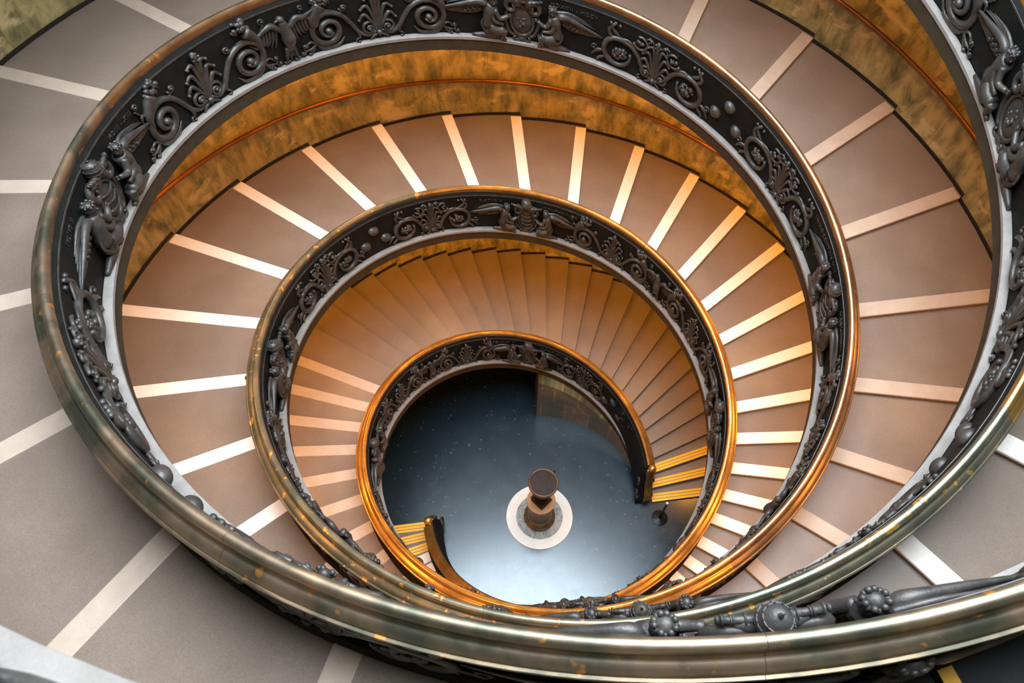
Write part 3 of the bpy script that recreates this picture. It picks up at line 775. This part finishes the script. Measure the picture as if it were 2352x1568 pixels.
        if k == 7:
            b = MB(); b.tube(arc((-.06, .10), .13, .03, 200, -420, 30, (.02, .05)), [.03, .04, .025], [.03, .03, .02], 10)
            b.tube(curve([(.02, .02, .01), (.16, .0, .025), (.30, .03, .03), (.44, .12, .01), (.56, .12, .0)], 22), [.03, .04, .04, .03, .012], [.02, .03, .03, .02, .008], 12)
            b.build('scroll', M_BRONZE, root, mapper(s, 2.184, 1.0, 0, off, False, True))
        elif kind == 0: o_eagle().build('eagle', M_BRONZE, root, M0(-4.30))
        else:
            for cb in ((-.22, .38), (.02, .72), (.26, .36)): o_boss(cb).build('boss', M_BRONZE, root, mapper(s, tc, 1.0, -4.30 * su, off))
    for k in outer_groups:
        tc = TG0 + TGD * k; su = 2 * PI * float(rr(tc)) * TGD / 8.6
        g = random.Random(k * 7 + 99)
        MG = mapper(s, tc, su, 0, off, True)
        o_arms(g, k).build('coat_of_arms', M_BRONZE, root, MG)
        for sx in (-1, 1): o_figure(sx, g).build('winged_figure', M_BRONZE, root, MG)
        for uc, mir in ((2.02, False), (3.62, True), (4.98, False), (6.58, True)): o_scroll(g, k % 2).build('scroll', M_BRONZE, root, mapper(s, tc, su, uc * su, off, True, mir))
        for uc in (2.82, 5.78): o_palmette(g, 0).build('palmette', M_BRONZE, root, mapper(s, tc, su, uc * su, off, True))
    return root
bal_A = make_balustrade('A', 'bronze relief balustrade whose lower end stands beside the black stanchion', [-1, 0, 1, 2, 3, 4, 5, 6], [2, 4, 5, 6])
bal_B = make_balustrade('B', 'bronze relief balustrade whose lower end carries the shiny gilt ball', [0, 1, 2, 3, 4, 5, 7], [3, 4])

# ------------------------------------------------------------------ handrails on the outer wall
def make_wallrail(s, label):
    T = np.linspace(.10, 1.95, 330); z = hh(T) + .90; r = RW(z) - .10; a = phi(s, T)
    P = np.stack([r * np.cos(a), r * np.sin(a), z], -1)
    root = tag(empty('wall_handrail', P[0].tolist()), label, 'handrail', 'copper wall handrails')
    off = np.array(root.location); n = len(T); seg = 10; V = []; F = []
    er = np.stack([np.cos(a), np.sin(a), 0 * a], -1)
    for k in range(seg):
        th = 2 * PI * k / seg; V.append(P + .046 * (math.cos(th) * er + math.sin(th) * np.array([0, 0, 1.0])))
    V = np.stack(V, 1).reshape(-1, 3)
    for i in range(n - 1):
        for k in range(seg): F.append((i * seg + k, i * seg + (k + 1) % seg, (i + 1) * seg + (k + 1) % seg, (i + 1) * seg + k))
    F.append(tuple(range(seg - 1, -1, -1))); F.append(tuple((n - 1) * seg + k for k in range(seg)))
    link('tube', V - off, F, M_COPPER, root)
    for t in np.arange(.12, 1.95, .05):
        z0 = float(hh(t)) + .90; q = float(RW(z0)); aa = float(phi(s, t)); b = MB()
        e = np.array([math.cos(aa), math.sin(aa), 0])
        A = e * (q - .10) + [0, 0, z0 - .035]; B = e * (q + .005) + [0, 0, z0 - .07]
        b.tube([A, (A + B) / 2 + [0, 0, -.02], B], .014, .014, 6)
        b.build('bracket', M_BLACK, root, lambda X: X - off)
    return root
make_wallrail('A', 'copper handrail on the marble wall of the beige nosed flight')
make_wallrail('B', 'copper handrail on the marble wall of the white nosed flight')

# ------------------------------------------------------------------ things on the ground floor
PX, PY = -.02, -.12
ped = tag(empty('stone_pedestal', (PX, PY, 0)), 'brown stone column pedestal on a pale round marble base at the centre', 'pedestal')
b = MB(); b.lathe([(.885, .0), (.885, .025), (.88, .03), (.62, .03), (.62, .0)], 96, False); edge_split(b.build('base_ring', M_PALE, ped, None), 30)
b = MB(); b.lathe([(.0, .024), (.622, .024), (.622, .0)], 96, False); edge_split(b.build('marble_inlay', M_GMARBLE, ped), 30)
b = MB(); b.lathe([(.40, .024), (.415, .06), (.415, .13), (.385, .16), (.365, .175), (.375, .21), (.355, .25), (.33, .265), (.325, .29)], 48)
edge_split(b.build('moulded_base', M_SHAFT, ped), 40)
b = MB(); b.lathe([(.30, .29), (.295, .6), (.29, 1.18), (.30, 1.22)], 48); edge_split(b.build('shaft', M_SHAFT, ped), 40)
b = MB(); b.lathe([(.31, 1.22), (.35, 1.24), (.365, 1.26), (.365, 1.32), (.36, 1.33)], 48); edge_split(b.build('top_slab', M_TAN, ped), 30)
urn = tag(empty('bronze_urn', (PX + .01, PY, 1.33)), 'blackened bronze urn with a wide flat rim on top of the stone pedestal', 'urn')
b = MB(); b.box((-.19, -.19, 0), (.19, .19, .07), PI / 4); edge_split(b.build('square_foot', M_URN, urn))
b = MB(); b.lathe([(.16, .07), (.15, .12), (.09, .20), (.075, .34), (.10, .42), (.085, .48), (.10, .56), (.20, .70), (.29, .90), (.32, 1.10), (.33, 1.22)], 40)
edge_split(b.build('bowl', M_URN, urn), 40)
b = MB(); b.lathe([(.33, 1.20), (.365, 1.22), (.37, 1.26), (.35, 1.29), (.325, 1.285), (.315, 1.25)], 48, False); b.build('rim', M_RIM, urn)
b = MB(); b.lathe([(.0, 1.25), (.32, 1.25), (.32, 1.22), (.0, 1.22)], 48, False); edge_split(b.build('lid', M_URN, urn), 30)
for a0 in (50, 230):
    a = math.radians(a0); b = MB(); th = np.linspace(-1.9, 1.9, 14)
    e = np.array([math.cos(a), math.sin(a), 0])
    b.tube([e * (.36 + .07 * math.cos(q)) + np.array([0, 0, 1.10 + .09 * math.sin(q)]) for q in th], .016, .016, 6)
    b.ball(e * .43 + np.array([0, 0, 1.15]), .03, 8, 5)
    b.build('handle', M_URN, urn)
SX, SY = 3.19, -.125
st = tag(empty('stanchion', (SX, SY, 0)), 'black metal barrier post on a round base before the lowest yellow step', 'stanchion')
b = MB(); b.lathe([(.215, .0), (.215, .012), (.20, .02), (.06, .045), (.035, .06)], 40); edge_split(b.build('base', M_POST, st), 30)
b = MB(); b.lathe([(.032, .05), (.032, 1.17)], 20); edge_split(b.build('post', M_POST, st), 30)
b = MB(); b.lathe([(.040, 1.15), (.042, 1.19), (.036, 1.21)], 20); edge_split(b.build('cap', M_CHROME, st), 30)

# ------------------------------------------------------------------ lamps under the flights
for s in 'AB':
    for t in np.arange(.555, 1.80, 1 / 12):
        p = float(np.interp(t, [.5, .85, 1.05, 1.35, 1.8], [.70, .85, 1.0, .75, .25]))
        l = bpy.data.lights.new('soffit_lamp', 'POINT'); l.energy = LAMP_W * p; l.color = LAMP_COL; l.shadow_soft_size = .13
        o = bpy.data.objects.new('soffit_lamp', l); COL.objects.link(o)
        o.location = pt(s, t, 1.75, -.55).tolist()
